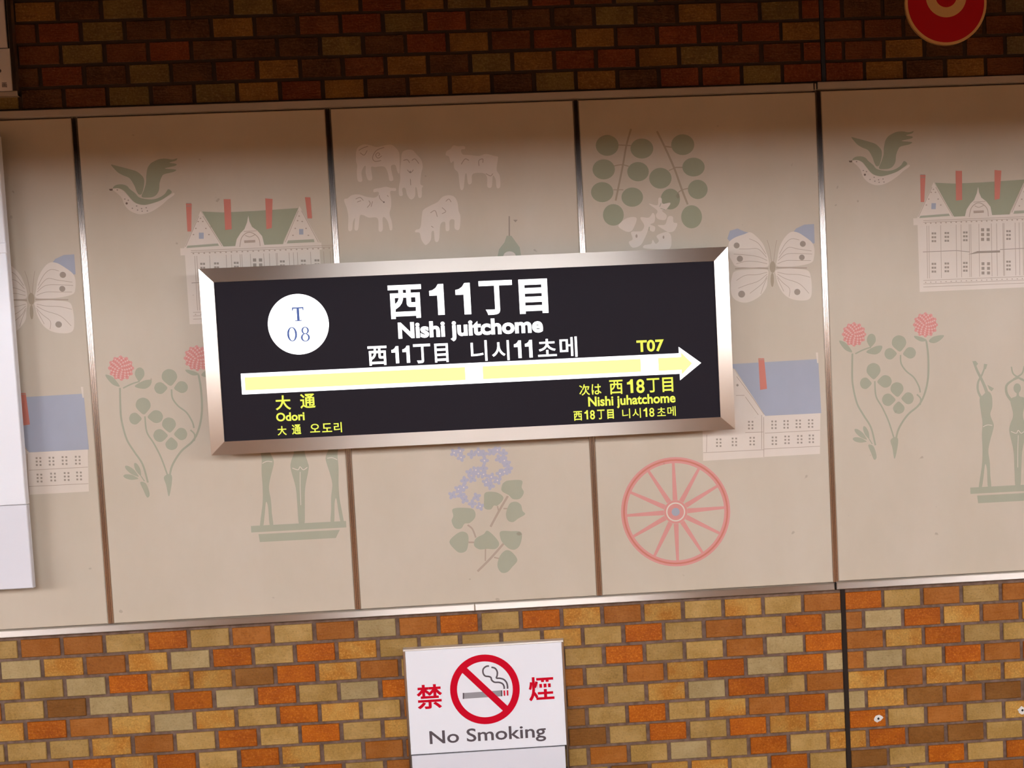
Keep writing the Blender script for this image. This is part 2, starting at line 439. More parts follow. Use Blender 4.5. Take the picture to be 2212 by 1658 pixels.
# ------------------------------------------------------------------ prints on the enamel (flat, fired into the sheet)
class Print:
    """a flat print: polygons traced on the wall plane, kept in wall metres"""
    def __init__(s, ox, oy, sc):
        s.o = (ox, oy); s.s = sc; s.items = []
    def tr(s, p): return at(s.o[0] + p[0]/s.s, s.o[1] + p[1]/s.s, PY)
    def poly(s, m, pts, layer=1, smooth=False, world=False):
        q = pts if world else [s.tr(p) for p in pts]
        if smooth: q = catmull(q)
        s.items.append((m, q, layer)); return s
    def ell(s, m, cx, cy, rx, ry, layer=1, rot=0, n=28):
        c, d = math.cos(math.radians(rot)), math.sin(math.radians(rot))
        return s.poly(m, [(cx + rx*math.cos(2*math.pi*k/n)*c - ry*math.sin(2*math.pi*k/n)*d,
                           cy + rx*math.cos(2*math.pi*k/n)*d + ry*math.sin(2*math.pi*k/n)*c) for k in range(n)], layer)
    def drop(s, m, cx, cy, tx, ty, wd, layer=1):
        """a leaf: a rounded blade from its foot (tx, ty) round its middle (cx, cy)"""
        dx, dy = cx - tx, cy - ty; L = math.hypot(dx, dy); ux, uy = dx/L, dy/L; nx, ny = -uy, ux
        pr = [(0, 0), (.35, .55), (.8, .95), (1.25, .95), (1.65, .65), (1.85, 0)]
        pts = [(tx + ux*L*a + nx*wd*b_, ty + uy*L*a + ny*wd*b_) for a, b_ in pr]
        pts += [(tx + ux*L*a - nx*wd*b_, ty + uy*L*a - ny*wd*b_) for a, b_ in reversed(pr[1:-1])]
        return s.poly(m, pts, layer, smooth=True)
    def stroke(s, m, pts, w0, w1=None, layer=1, smooth=True):
        w1 = w0 if w1 is None else w1
        if smooth and len(pts) > 2: pts = catmull(pts, closed=False, n=5)
        l, r = [], []
        for i, p in enumerate(pts):
            a = pts[max(0, i-1)]; b_ = pts[min(len(pts)-1, i+1)]
            dx, dy = b_[0]-a[0], b_[1]-a[1]; L = math.hypot(dx, dy) or 1
            wd = (w0 + (w1-w0)*i/(len(pts)-1))/2
            l.append((p[0]-dy/L*wd, p[1]+dx/L*wd)); r.append((p[0]+dy/L*wd, p[1]-dx/L*wd))
        for i in range(len(pts)-1):
            s.items.append((m, [s.tr(q) for q in (l[i], l[i+1], r[i+1], r[i])], layer))
        return s
    def win(s, cx, cy, cols, rows, px_, py_, sz, m='print_grey', layer=3):
        for a in range(cols):
            for b_ in range(rows):
                x = cx + (a-(cols-1)/2)*px_; y = cy + (b_-(rows-1)/2)*py_
                h = sz/2; s.poly(m, [(x-h, y-h), (x+h, y-h), (x+h, y+h), (x-h, y+h)], layer)
        return s
    def build(s, name, panel_i, shift=0, y0=PY, step=0.00035):
        return build_items(name, s.items, PAN[panel_i], shift, y0, step)
def build_items(name, items, parent, shift=0, y0=PY, step=0.00035):
    V, F, MI, ms = [], [], [], []
    for idx, (m, q, layer) in enumerate(items):
        if m not in ms: ms.append(m)
        y = y0 - step*layer - step*.8*idx/len(items)
        tris = tessellate_polygon([[Vector((x, z, 0)) for x, z in q]])
        b0 = len(V); V += [(x + shift, y, z) for x, z in q]
        for t in tris:
            a, b_, c = [q[k] for k in t]
            cr = (b_[0]-a[0])*(c[1]-a[1]) - (b_[1]-a[1])*(c[0]-a[0])
            F.append(tuple(b0+k for k in (t if cr > 0 else t[::-1]))); MI.append(ms.index(m))
    return mesh_from(name, V, F, ms, parent, midx=MI)
def catmull(p, closed=True, n=5):
    out = []; L = len(p)
    rng = range(L) if closed else range(L-1)
    for i in rng:
        if closed: a, b_, c, d = p[(i-1) % L], p[i], p[(i+1) % L], p[(i+2) % L]
        else: a, b_, c, d = p[max(0, i-1)], p[i], p[i+1], p[min(L-1, i+2)]
        for k in range(n):
            t = k/n
            out.append(tuple(0.5*((2*b_[j]) + (-a[j]+c[j])*t + (2*a[j]-5*b_[j]+4*c[j]-d[j])*t*t + (-a[j]+3*b_[j]-3*c[j]+d[j])*t**3) for j in (0, 1)))
    if not closed: out.append(tuple(p[-1]))
    return out

# --- bird (panel with the mansion)
P = Print(200, 320, 8.011)
P.poly('print_leaf', [(320,285),(400,300),(520,330),(650,365),(760,400),(840,460),(885,520),(895,600),(880,700),(850,790),(800,800),(760,740),(720,640),(640,520),(530,470),(440,420),(370,350)], smooth=True)
P.poly('print_leaf', [(850,840),(890,720),(925,600),(930,480),(950,350),(1000,270),(1060,230),(1150,190),(1260,180),(1380,195),(1465,175),(1440,215),(1330,250),(1445,270),(1430,305),(1250,350),(1440,370),(1400,410),(1240,450),(1195,500),(1160,600),(1150,720),(1110,800),(1050,840),(960,855)], smooth=True)
P.poly('print_leaf', [(350,690),(400,640),(500,625),(590,650),(650,710),(740,780),(800,845),(900,875),(1030,885),(1150,855),(1250,790),(1310,710),(1370,760),(1290,830),(1180,900),(1040,950),(900,980),(780,960),(700,910),(620,820),(550,740),(480,700),(420,690)], smooth=True)
P.poly('print_white', [(350,715),(420,695),(490,710),(550,750),(620,830),(700,920),(780,965),(900,985),(1040,955),(1180,905),(1290,840),(1400,775),(1410,810),(1300,890),(1200,980),(1050,1080),(920,1130),(800,1140),(680,1100),(590,1030),(540,950),(510,870),(450,800),(400,760)], layer=2, smooth=True)
P.poly('print_dark', [(285,705),(350,700),(345,735),(300,735)], layer=2)
P.ell('print_dark', 592, 955, 20, 20, layer=3, n=10); P.ell('print_grey', 430, 722, 14, 12, layer=3, n=8)
for q in ((690,1040),(765,1000),(780,1070),(850,1045),(930,1030),(860,1090),(560,880),(620,900),(950,1085)): P.ell('print_grey', *q, 13, 11, layer=3, n=7)
BIRD = P
# --- mansion
M2 = Print(380, 400, 6.008); M3 = Print(1936, 360, 6.007)
M2.poly('print_leaf', [(340,340),(600,352),(1000,335),(1590,295),(1400,720),(1380,790),(1150,800),(760,820),(620,810)])
for q in ([(130,235),(205,240),(200,600),(150,600)], [(620,180),(710,182),(725,570),(640,580)], [(1160,170),(1255,178),(1245,555),(1175,570)], [(1675,155),(1745,158),(1768,430),(1710,430)]):
    M2.poly('print_red', q, 2)
for y_ in (215, 250): M2.stroke('print_grey', [(135, y_+20), (200, y_+20)], 8, layer=3)
M2.poly('print_white', [(320,335),(105,822),(625,806)], 3)
M2.poly('print_white', [(1605,270),(1392,772),(1875,760)], 3)
M2.poly('print_green', [(150,785),(545,755),(562,785),(138,815)], 4)
M2.poly('print_green', [(1455,716),(1790,700),(1800,738),(1440,756)], 4)
M2.poly('print_blue', [(300,615),(362,615),(362,695),(300,695)], 4); M2.poly('print_blue', [(1600,568),(1655,568),(1655,640),(1600,640)], 4)
M2.stroke('print_line', [(300,400),(125,800)], 7, layer=4); M2.stroke('print_line', [(350,400),(600,790)], 7, layer=4)
M2.stroke('print_line', [(1590,330),(1420,740)], 7, layer=4); M2.stroke('print_line', [(1630,330),(1850,740)], 7, layer=4)
for q in ((320,430),(290,470),(350,470),(260,560),(390,560),(230,640),(430,640),(1600,400),(1580,460),(1640,470),(1550,560),(1690,560),(1520,650),(1720,650)): M2.ell('print_line', *q, 12, 9, 4, n=6)
M2.poly('print_white', [(940,395),(955,470),(990,540),(1060,590),(1120,660),(1152,790),(765,818),(790,700),(840,620),(890,570),(925,480)], 3)
M2.poly('print_line', [(885,716),(1030,710),(1032,742),(890,750)], 4)
M2.stroke('print_line', [(830,800),(850,690),(900,630),(960,610),(1030,640),(1080,700),(1095,790)], 9, layer=4)
M2.stroke('print_line', [(900,650),(960,670),(1030,640)], 8, layer=4)
M2.stroke('print_line', [(880,600),(1050,590)], 6, layer=4)
SH = 3*PW
bx0 = M2.tr((112, 825))[0]; bx1 = M2.tr((1862, 770))[0]; bz1 = M2.tr((112, 825))[1]
bz0 = M3.tr((345, 1622))[1]
M2.poly('print_white', [(bx0, bz0), (bx1, bz0), (bx1, bz1), (bx0, bz1)], 2, world=True)
M2.poly('print_white', [(bx0-.012, bz1-.018), (bx1+.006, bz1-.018), (bx1+.006, bz1+.002), (bx0-.012, bz1+.002)], 2, world=True)
M3b = Print(1936, 360, 6.007)
for cx_, hh in ((487,0),(655,0),(895,0),(1455,0),(1710,0),(1875,0)):
    M3b.win(cx_, 915 - (cx_-487)*.03, 2, 3, 32, 50, 26); M3b.win(cx_, 1310 - (cx_-487)*.03, 2, 3, 32, 50, 26)
M3b.win(1155, 880, 2, 3, 72, 62, 40); M3b.win(1160, 1318, 2, 3, 72, 60, 38)
M3b.stroke('print_grey', [(345,1105),(780,1088),(950,1104)], 8, layer=3, smooth=False); M3b.stroke('print_grey', [(1345,1075),(2070,1035)], 8, layer=3, smooth=False)
M3b.poly('print_grey', [(930,1140),(1050,1095),(1345,1085),(1345,1112),(1060,1122)], 4)
for cx_ in (395,420,575,775,838,945,965,1070,1232,1300,1382,1395,1540,1592,1640,1800,1960,2040):
    M3b.stroke('print_line', [(cx_, 765-(cx_-395)*.035), (cx_+10, 1450-(cx_-395)*.035)], 6, layer=3, smooth=False)
for y_ in (700, 722, 1475, 1520, 1560): M3b.stroke('print_line', [(350,y_),(2075,y_-68)], 6, layer=3, smooth=False)
for k in range(26): M3b.ell('print_line', 380+66*k, 735-2.6*k, 12, 9, 4, n=6); M3b.ell('print_line', 380+66*k, 1500-2.6*k, 9, 7, 4, n=6)
MANSION = M2.items + [(m_, [(x-SH, z) for x, z in q], l_) for m_, q, l_ in M3b.items]
# --- clover plant
C = Print(1800, 660, 3.684)
for cx_, cy_, rr in ((165,228,86),(733,152,88)):
    C.ell('print_pink', cx_, cy_, rr, rr, 1)
    for k in range(12):
        a = k*math.pi/6; C.drop('print_pink', cx_+math.cos(a)*rr*.98, cy_+math.sin(a)*rr*.98, cx_+math.cos(a)*rr*.8, cy_+math.sin(a)*rr*.8, 13, 1)
    rn = random.Random(3)
    for ring in range(1, 6):
        for k in range(ring*6):
            a = 2*math.pi*k/(ring*6) + ring; rx = ring*rr/5.6
            C.ell('print_white' if (k+ring) % 2 else 'print_red', cx_+math.cos(a)*rx, cy_+math.sin(a)*rx, 3.2, 6, 2, rot=math.degrees(a)+90, n=6)
G = 'print_green'
C.poly(G, [(48,278),(90,290),(125,325),(150,370),(100,355),(60,310)], smooth=True)
C.stroke(G, [(175,382),(240,350),(300,330)], 11)
C.drop(G, 302, 272, 296, 330, 36); C.poly(G, [(262,368),(330,325),(388,320),(375,365),(330,388)], smooth=True)
C.poly(G, [(645,240),(700,250),(745,275),(700,285),(655,262)], smooth=True); C.poly(G, [(760,282),(800,245),(880,235),(850,275),(800,298)], smooth=True)
for tx,ty,cx_,cy_,wd in ((530,365,523,295,58),(505,380,452,382,46),(555,385,610,375,46),(322,585,320,515,56),(305,618,255,617,46),(350,605,412,602,50),
                         (512,725,507,662,52),(495,748,437,748,50),(542,738,595,736,48),(520,762,521,815,46)):
    C.drop(G, cx_, cy_, tx, ty, wd)
C.stroke(G, [(152,380),(150,560),(160,660),(190,780),(240,870),(300,970),(335,1110)], 14)
C.stroke(G, [(330,600),(340,720),(390,810),(440,920),(485,1060)], 12)
C.stroke(G, [(535,392),(540,460),(580,520),(640,570),(680,640),(692,690)], 12)
C.stroke(G, [(740,280),(755,400),(755,560),(730,690),(680,790),(590,870),(520,980),(495,1080)], 15)
C.stroke(G, [(665,705),(695,740),(690,790)], 12)
C.poly(G, [(455,1070),(490,1045),(515,1060),(510,1130),(487,1218),(470,1130)], smooth=True)
C.poly(G, [(278,1108),(320,1118),(345,1200),(325,1225),(300,1170)], smooth=True)
C.drop(G, 205, 1068, 265, 1080, 20); C.drop(G, 215, 1020, 268, 1065, 20); C.drop(G, 262, 1005, 285, 1060, 18); C.stroke(G, [(285,1060),(310,1100)], 8)
# --- three dancers on a plinth
D = Print(2060, 760, 4.737)
def dancer_side(f):
    D.poly(G, [f(p) for p in [(265,480),(300,440),(350,400),(390,450),(395,560),(375,640),(410,740),(400,810),(375,900),(355,1010),(370,1130),(375,1260),(384,1380),(350,1380),(340,1200),(322,1150),(305,1280),(287,1388),(258,1388),(268,1300),(290,1150),(295,1000),(290,850),(295,720),(280,620)]], smooth=True)
    D.stroke(G, [f(p) for p in [(205,100),(240,190),(285,280),(320,360),(345,430)]], 22, 34)
    D.stroke(G, [f(p) for p in [(325,140),(290,230),(250,310),(250,400),(295,490)]], 16, 26)
    D.poly(G, [f(p) for p in [(345,335),(412,372),(388,402),(362,380)]])
    D.poly(G, [f(p) for p in [(190,95),(225,90),(250,120),(225,150)]]); D.poly(G, [f(p) for p in [(310,120),(345,125),(330,175),(305,170)]])
    D.stroke('print_white', [f(p) for p in [(300,765),(345,745),(395,750)]], 6, layer=2)
dancer_side(lambda p: p)
XM = 655
dancer_side(lambda p: (2*XM - p[0] + 8, p[1] - 34))
for sg in (1, -1):
    g = lambda p: (XM + sg*(p[0]-XM), p[1] - (0 if sg == 1 else 5))
    D.stroke(G, [g(p) for p in [(590,150),(608,220),(660,260),(700,285)]], 14, 20)
    D.stroke(G, [g(p) for p in [(665,262),(600,290),(540,345),(545,430),(595,500)]], 18, 30)
D.ell(G, 650, 370, 38, 50)
D.poly(G, [(580,490),(640,450),(642,400),(668,400),(672,450),(735,485),(708,640),(735,755),(742,820),(702,1010),(692,1200),(682,1370),(632,1370),(622,1200),(612,1010),(570,820),(578,740),(608,640)], smooth=True)
D.stroke('print_white', [(585,812),(640,830),(660,800),(690,830),(730,805)], 6, layer=2)
D.stroke('print_white', [(660,850),(655,1010),(655,1180)], 5, layer=2)
D1 = Print(490, 940, 6.377)
zt_, zt2 = D1.tr((980, 1212))[1], D1.tr((980, 1302))[1]
px0, px1 = D1.tr((335, 1300))[0] + SH, D1.tr((1645, 1230))[0] + SH
D.poly(G, [(px0, zt2), (px1, zt2), (px1, zt_), (px0, zt_)], 1, world=True)
zq, zq2 = D1.tr((980, 1330))[1], D1.tr((980, 1440))[1]
D.poly(G, [(D1.tr((450,1400))[0]+SH, zq2), (D1.tr((1500,1380))[0]+SH, zq2), (D1.tr((1560,1350))[0]+SH, zq), (D1.tr((440,1400))[0]+SH, zq)], 1, world=True)
MANSION_PAN = (-3, 0)
for pi, sh in ((-3, 0), (0, SH)):
    build_items('bird_print', BIRD.items, PAN[pi], sh); build_items('mansion_print', MANSION, PAN[pi], sh)
    C.build('clover_print', pi, sh - SH); D.build('dancers_print', pi, sh - SH)
# --- sheep, tower, hydrangea (panel second from the left joint)
S = Print(730, 280, 6.008)
SHEEP = [
 [(240,270),(280,215),(350,190),(430,205),(510,225),(600,205),(690,195),(750,235),(790,290),(800,360),(798,560),(770,540),(745,460),(690,470),(700,560),(718,650),(670,660),(650,570),(600,480),(480,485),(430,490),(445,640),(390,650),(360,560),(360,470),(330,490),(305,560),(315,665),(260,665),(245,560),(250,470),(235,400)],
 [(830,310),(870,268),(960,262),(1020,320),(1080,390),(1100,480),(1080,570),(1070,700),(1105,730),(1090,760),(1085,870),(1045,875),(1025,770),(1005,750),(1000,860),(950,905),(900,850),(875,760),(835,765),(840,850),(795,850),(790,750),(810,640),(805,560),(820,400)],
 [(1400,330),(1410,280),(1460,250),(1500,205),(1560,215),(1640,215),(1650,250),(1600,260),(1620,320),(1720,330),(1830,340),(1920,315),(2010,335),(2075,350),(2075,385),(2060,520),(2100,600),(2105,740),(2060,750),(2045,640),(2010,600),(1995,740),(1940,740),(1935,620),(1890,565),(1750,575),(1735,690),(1690,700),(1670,575),(1650,590),(1630,760),(1590,770),(1570,640),(1560,560),(1510,500),(1500,410),(1465,430),(1440,350)],
 [(85,940),(85,900),(125,890),(180,850),(270,840),(370,870),(480,880),(530,840),(520,805),(465,810),(470,770),(550,755),(620,740),(690,755),(750,760),(745,795),(680,800),(690,900),(690,1000),(670,1090),(700,1200),(705,1290),(675,1300),(650,1200),(610,1140),(580,1150),(580,1300),(530,1310),(515,1150),(400,1140),(330,1110),(285,1120),(262,1290),(215,1290),(222,1150),(195,1200),(182,1300),(135,1300),(135,1130),(115,1020)],
 [(1090,1110),(1110,1040),(1200,985),(1290,940),(1360,870),(1450,850),(1520,880),(1555,960),(1565,1050),(1590,1130),(1575,1290),(1515,1280),(1510,1170),(1450,1180),(1445,1300),(1400,1305),(1390,1200),(1330,1230),(1310,1430),(1260,1445),(1245,1320),(1215,1330),(1205,1430),(1140,1495),(1085,1430),(1060,1340),(1005,1330),(1010,1300),(1070,1270)]]
for q in SHEEP: S.poly('print_white', q, 1, smooth=True)
for q in ([(270,270),(320,240),(390,215)],[(290,300),(340,330),(380,270)],[(600,230),(500,270),(450,360),(480,410),(560,400)],[(520,340),(545,320),(520,300),(490,330),(520,370),(570,340)],
          [(850,400),(900,390),(930,430)],[(960,400),(1000,380),(1050,440)],[(900,520),(940,560),(980,520)],[(940,640),(945,720)],
          [(1600,450),(1650,380),(1700,400)],[(1830,470),(1830,400),(1880,380),(1880,430)],[(1920,570),(1980,600),(2010,570)],
          [(230,900),(290,880),(330,920)],[(250,940),(300,920)],[(380,1010),(420,960),(400,920)],[(430,1000),(450,930)],[(535,850),(550,900),(600,945)],[(640,850),(655,870)],
          [(1200,1080),(1260,1050),(1290,1130)],[(1350,1010),(1400,1060),(1350,1090)],[(1400,930),(1440,900),(1470,940)],[(1210,1250),(1240,1270)]):
    S.stroke('print_line', q, 9, layer=2)
S.ell('print_dark', 597, 940, 11, 9, 2, n=8); S.ell('print_grey', 938, 548, 10, 14, 2, n=8)
S.build('sheep_print', -2)
T = Print(1060, 440, 12.75)
T.stroke('print_grey', [(510,340),(512,890)], 38)
T.poly('print_grey', [(620,440),(745,440),(680,510)])
T.poly('print_green', [(440,880),(570,880),(720,1090),(800,1200),(850,1500),(180,1500),(230,1250),(380,1060)])
T.ell('print_white', 520, 1440, 170, 130, 2)
T.poly('print_white', [(200,1500),(830,1500),(900,3200),(200,3200)], 1)
T.build('tower_print', -2)
H = Print(940, 940, 5.35)
rn = random.Random(5)
for (x_, y_) in ((220,200),(300,255),(290,180),(420,220),(500,190),(560,215),(650,190),(720,170),(790,205),(800,290),(740,270),(850,390),(830,330),(570,290),(400,430),(500,440),(560,450),(470,400),(650,480),(720,520),(340,520),(430,500),(640,580),(270,620),(330,600),(200,690),(300,690),(340,740),(480,710),(430,790),(520,820),(750,440),(800,420),(560,380),(590,540)):
    a0 = rn.uniform(0, 90)
    for k in range(4):
        a = math.radians(a0 + 90*k)
        H.ell('print_lilac', x_+math.cos(a)*27, y_+math.sin(a)*27, 27, 20, 1, rot=math.degrees(a), n=12)
    H.ell('print_blue' if rn.random() < .5 else 'print_white', x_, y_, 9, 9, 2, n=8)
for q in ([(800,540),(850,520),(1000,520),(1000,600),(1025,660),(980,730),(900,735),(850,690),(770,640),(775,570)],
          [(580,660),(700,655),(780,700),(780,750),(720,810),(680,810),(640,855),(570,840),(565,750)],
          [(860,790),(930,765),(990,800),(1010,870),(1040,910),(960,960),(900,1000),(840,980),(820,900)],
          [(210,845),(400,840),(460,880),(460,950),(400,1010),(340,1020),(300,1075),(230,1070),(190,990),(210,930)],
          [(165,1230),(230,1150),(310,1110),(375,1140),(385,1230),(360,1330),(290,1355),(230,1320)],
          [(605,1100),(690,1170),(740,1250),(700,1310),(600,1310),(510,1315),(450,1270),(470,1190),(560,1140)],
          [(755,1110),(870,1105),(995,1120),(985,1250),(930,1315),(860,1310),(790,1250),(755,1190)],
          [(820,1325),(890,1350),(950,1440),(890,1520),(830,1580),(760,1580),(720,1500),(750,1390)]):
    H.poly(G, q, 2, smooth=True)
for q, wd in (([(840,700),(740,870),(640,1055)],26),([(720,815),(735,880)],16),([(790,845),(850,845)],16),([(375,1035),(430,1080),(470,1180)],20),([(385,1235),(450,1235)],20),([(790,1250),(640,1420),(490,1570)],26),([(582,1310),(580,1450)],16),([(680,1408),(740,1422)],16)):
    H.stroke('print_line', q, wd, layer=1)
H.build('hydrangea_print', -2)
# --- round-leaf sprays, butterfly, blue-roofed house, wheel
E = Print(1260, 270, 6.007)
for q in ((310,265,148,135),(760,305,148,130),(1290,255,150,135),(265,575,145,130),(710,605,140,125),(1000,690,145,135),(1430,545,145,122),(245,870,145,130),(635,935,140,125),(1130,960,125,135),(1485,835,128,125),(390,1165,135,140),(1405,1190,135,150)):
    E.ell('print_leaf', *q, 2)
for q, wd in (([(620,50),(560,260),(510,540),(420,980)],24),([(955,80),(1050,270),(1180,560),(1280,840),(1355,1030)],26),([(450,258),(640,268)],14),([(400,530),(500,515),(590,535)],14),([(390,840),(520,840)],12),([(1050,275),(1160,290)],18),([(1190,550),(1290,550)],16),([(1230,875),(1285,840),(1370,820)],14),([(1180,560),(1110,590)],12)):
    E.stroke('print_stem', q, wd, layer=1)
for q in ([(850,1020),(960,1040),(975,950),(1015,950),(1030,1020),(1130,1010),(1080,1090),(1020,1110),(1080,1170),(1060,1230),(970,1220),(940,1170),(960,1110)],
          [(455,1305),(560,1210),(690,1205),(650,1340),(600,1385),(530,1370)],
          [(740,1200),(850,1200),(900,1140),(930,1180),(920,1260),(870,1290),(930,1320),(920,1380),(870,1370),(850,1320),(830,1390),(790,1480),(740,1560),(640,1590),(590,1520),(640,1480),(620,1390),(700,1380),(760,1370),(790,1300)],
          [(965,1300),(1060,1290),(1100,1190),(1160,1190),(1170,1260),(1220,1280),(1180,1370),(1110,1390),(1050,1360)],
          [(950,1440),(1020,1400),(1100,1390),(1140,1450),(1135,1580),(1060,1610),(800,1600),(790,1560),(880,1540),(900,1490),(940,1540),(980,1500)]):
    E.poly('print_white', q, 3, smooth=True)
E.ell('print_line', 690, 1440, 14, 24, 4, n=8); E.ell('print_line', 1040, 1455, 12, 22, 4, n=8)
for q in ([(1000,1080),(1060,1100)],[(860,1320),(850,1370)],[(1010,1010),(990,1060)]): E.stroke('print_green', q, 8, layer=4)
U = Print(1560, 460, 7.209)
U.poly('print_blue', [(80,400),(120,275),(240,240),(350,290),(460,310),(340,380),(150,470)], 1)
U.poly('print_blue', [(1100,310),(1150,240),(1280,180),(1430,170),(1440,470),(1380,480),(1200,400)], 1)
U.poly('print_white', [(710,830),(720,720),(690,620),(640,490),(550,380),(440,300),(340,330),(200,380),(110,450),(95,560),(110,660),(160,760),(220,830),(400,848),(560,845)], 2, smooth=True)
U.poly('print_white', [(850,820),(860,700),(890,540),(960,400),(1060,300),(1170,300),(1290,370),(1400,460),(1435,560),(1430,680),(1390,770),(1200,820),(1000,835)], 2, smooth=True)
U.poly('print_white', [(710,890),(705,1020),(690,1150),(600,1280),(480,1360),(350,1395),(220,1360),(150,1280),(130,1150),(150,1000),(200,905),(400,880),(560,875)], 2, smooth=True)
U.poly('print_white', [(835,890),(1000,862),(1200,870),(1340,900),(1380,1000),(1395,1150),(1385,1290),(1330,1350),(1200,1360),(1060,1330),(950,1250),(870,1110),(840,980)], 2, smooth=True)
for x_, y_, r_ in ((225,505,46),(275,712,48),(302,1262,54),(1255,480,46),(1240,690,44),(1168,1228,48)): U.ell('print_grey', x_, y_, r_, r_, 3, n=18)
U.stroke('print_line', [(200,868),(430,850),(720,862)], 22, layer=1); U.stroke('print_line', [(840,850),(1050,852),(1320,855)], 22, layer=1)
U.ell('print_stem', 785, 840, 46, 90, 3); U.ell('print_stem', 780, 1040, 26, 110, 1)
U.stroke('print_line', [(770,760),(740,560),(700,420)], 8, layer=1); U.stroke('print_line', [(800,760),(830,520),(850,420)], 8, layer=1)
for q in ([(860,790),(1000,740),(1200,740),(1380,740)],[(870,740),(1000,640),(1200,630),(1400,640)],[(880,700),(1020,540),(1180,560),(1390,590)],[(890,640),(980,480),(1080,400),(1200,420)],
          [(700,790),(560,760),(380,750),(220,790)],[(700,740),(560,680),(350,650),(180,640)],[(690,690),(560,560),(400,560),(260,560)],[(680,640),(560,470),(420,400)],
          [(860,920),(1000,950),(1200,960),(1370,1000)],[(860,950),(980,1020),(1200,1100),(1350,1250)],[(850,980),(940,1080),(1050,1180),(1040,1300)],[(860,1010),(900,1100),(960,1220)],
          [(700,920),(540,960),(360,970),(220,1050)],[(700,950),(560,1060),(380,1120),(250,1170)],[(700,980),(620,1100),(430,1250)],[(695,1010),(640,1140),(600,1260)]):
    U.stroke('print_line', q, 7, layer=3)
K = Print(1500, 750, 6.377)
K.poly('print_blue', [(420,235),(1705,160),(1748,905),(975,942),(560,300)], 1)
K.poly('print_red', [(880,150),(960,150),(1000,570),(905,585)], 2); K.stroke('print_line', [(885,168),(965,168)], 8, layer=3)
K.poly('print_white', [(1672,70),(1702,70),(1706,215),(1690,215)], 2)
K.poly('print_white', [(540,290),(600,390),(800,670),(975,942),(955,1512),(120,1562),(112,1150),(300,700)], 2)
K.poly('print_white', [(970,945),(1735,905),(1728,1465),(958,1508)], 2)
for cx_, cy_ in ((775,1070),(1095,1065),(1262,1060),(1430,1052),(1600,1048),(335,1312),(550,1300),(795,1290),(1100,1285),(1275,1272),(1450,1265),(1610,1258)):
    K.win(cx_, cy_, 2, 3, 48, 46, 24)
for q in ([(120,1450),(955,1408)],[(960,1398),(1728,1360)],[(700,1172),(945,1165)],[(970,1180),(1728,1140)],[(952,960),(955,1508)],[(925,930),(925,1400)],[(570,662),(690,660)],[(170,1200),(165,1440)],[(700,680),(880,930)],[(800,690),(960,925)],[(580,400),(800,690)]):
    K.stroke('print_line', q, 7, layer=4, smooth=False)
K.ell('print_grey', 592, 520, 16, 18, 4, n=8)
Wh = Print(1310, 970, 5.92)
cx_, cy_ = 885, 800
def ringp(Pn, m_, cx, cy, ro, ri, layer=1, n=64):
    for k in range(n):
        a, b_ = 2*math.pi*k/n, 2*math.pi*(k+1)/n
        Pn.poly(m_, [(cx+ro*math.cos(a), cy+ro*math.sin(a)), (cx+ro*math.cos(b_), cy+ro*math.sin(b_)), (cx+ri*math.cos(b_), cy+ri*math.sin(b_)), (cx+ri*math.cos(a), cy+ri*math.sin(a))], layer)
ringp(Wh, 'print_pink', cx_, cy_-2, 698, 622); ringp(Wh, 'print_red', cx_, cy_-2, 672, 650, 2)
ringp(Wh, 'print_pink', cx_, cy_, 150, 122, 2); ringp(Wh, 'print_pink', cx_, cy_, 105, 50, 2); ringp(Wh, 'print_white', cx_, cy_, 122, 105, 1)
Wh.ell('print_blue', cx_, cy_, 52, 52, 2)
for ex, ey in ((855,190),(1170,270),(1400,480),(1500,745),(1420,1060),(1210,1295),(910,1410),(620,1350),(350,1110),(275,845),(330,560),(545,290)):
    L = math.hypot(ex-cx_, ey-cy_); ux, uy = (ex-cx_)/L, (ey-cy_)/L
    Wh.stroke('print_pink', [(cx_+ux*152, cy_+uy*152), (cx_+ux*626, cy_+uy*626)], 62, 34, smooth=False)
for pi, sh in ((-1, 0), (-4, -SH)):
    E.build('leaf_spray_print', pi, sh); U.build('butterfly_print', pi, sh); K.build('house_print', pi, sh); Wh.build('wheel_print', pi, sh)

# ------------------------------------------------------------------ writing helpers
def glyph_mesh(s, bold):
    if '1' in s and all(c.isdigit() for c in s):     # figure one with a long flag, as on the sign
        V, F, x = [], [], 0.0
        for c in s:
            if c == '1':
                P1 = [(.19,0),(.35,0),(.35,.727),(.22,.727),(.16,.64),(.08,.59),(0,.575),(0,.46),(.19,.46)]
                F.append(tuple(len(V)+k for k in range(9))); V += [(x+a, b_) for a, b_ in P1]; x += .53
            else:
                vs, fs = font_mesh(c, bold); mn = min(v[0] for v in vs); b0 = len(V)
                V += [(x+v[0]-mn, v[1]) for v in vs]; F += [tuple(b0+k for k in f) for f in fs]; x += .62
        return V, F
    return font_mesh(s, bold)
def font_mesh(s, bold):
    cu = bpy.data.curves.new('t', 'FONT'); cu.body = s; cu.size = 1.0; cu.offset = bold; cu.resolution_u = 4
    cu.fill_mode = 'FRONT'
    o = bpy.data.objects.new('t', cu); COL.objects.link(o)
    dg = bpy.context.evaluated_depsgraph_get(); dg.update()
    me = bpy.data.meshes.new_from_object(o.evaluated_get(dg))
    vs = [(v.co.x, v.co.y) for v in me.vertices]; fs = [tuple(p.vertices) for p in me.polygons]
    bpy.data.objects.remove(o); bpy.data.meshes.remove(me)
    return vs, fs
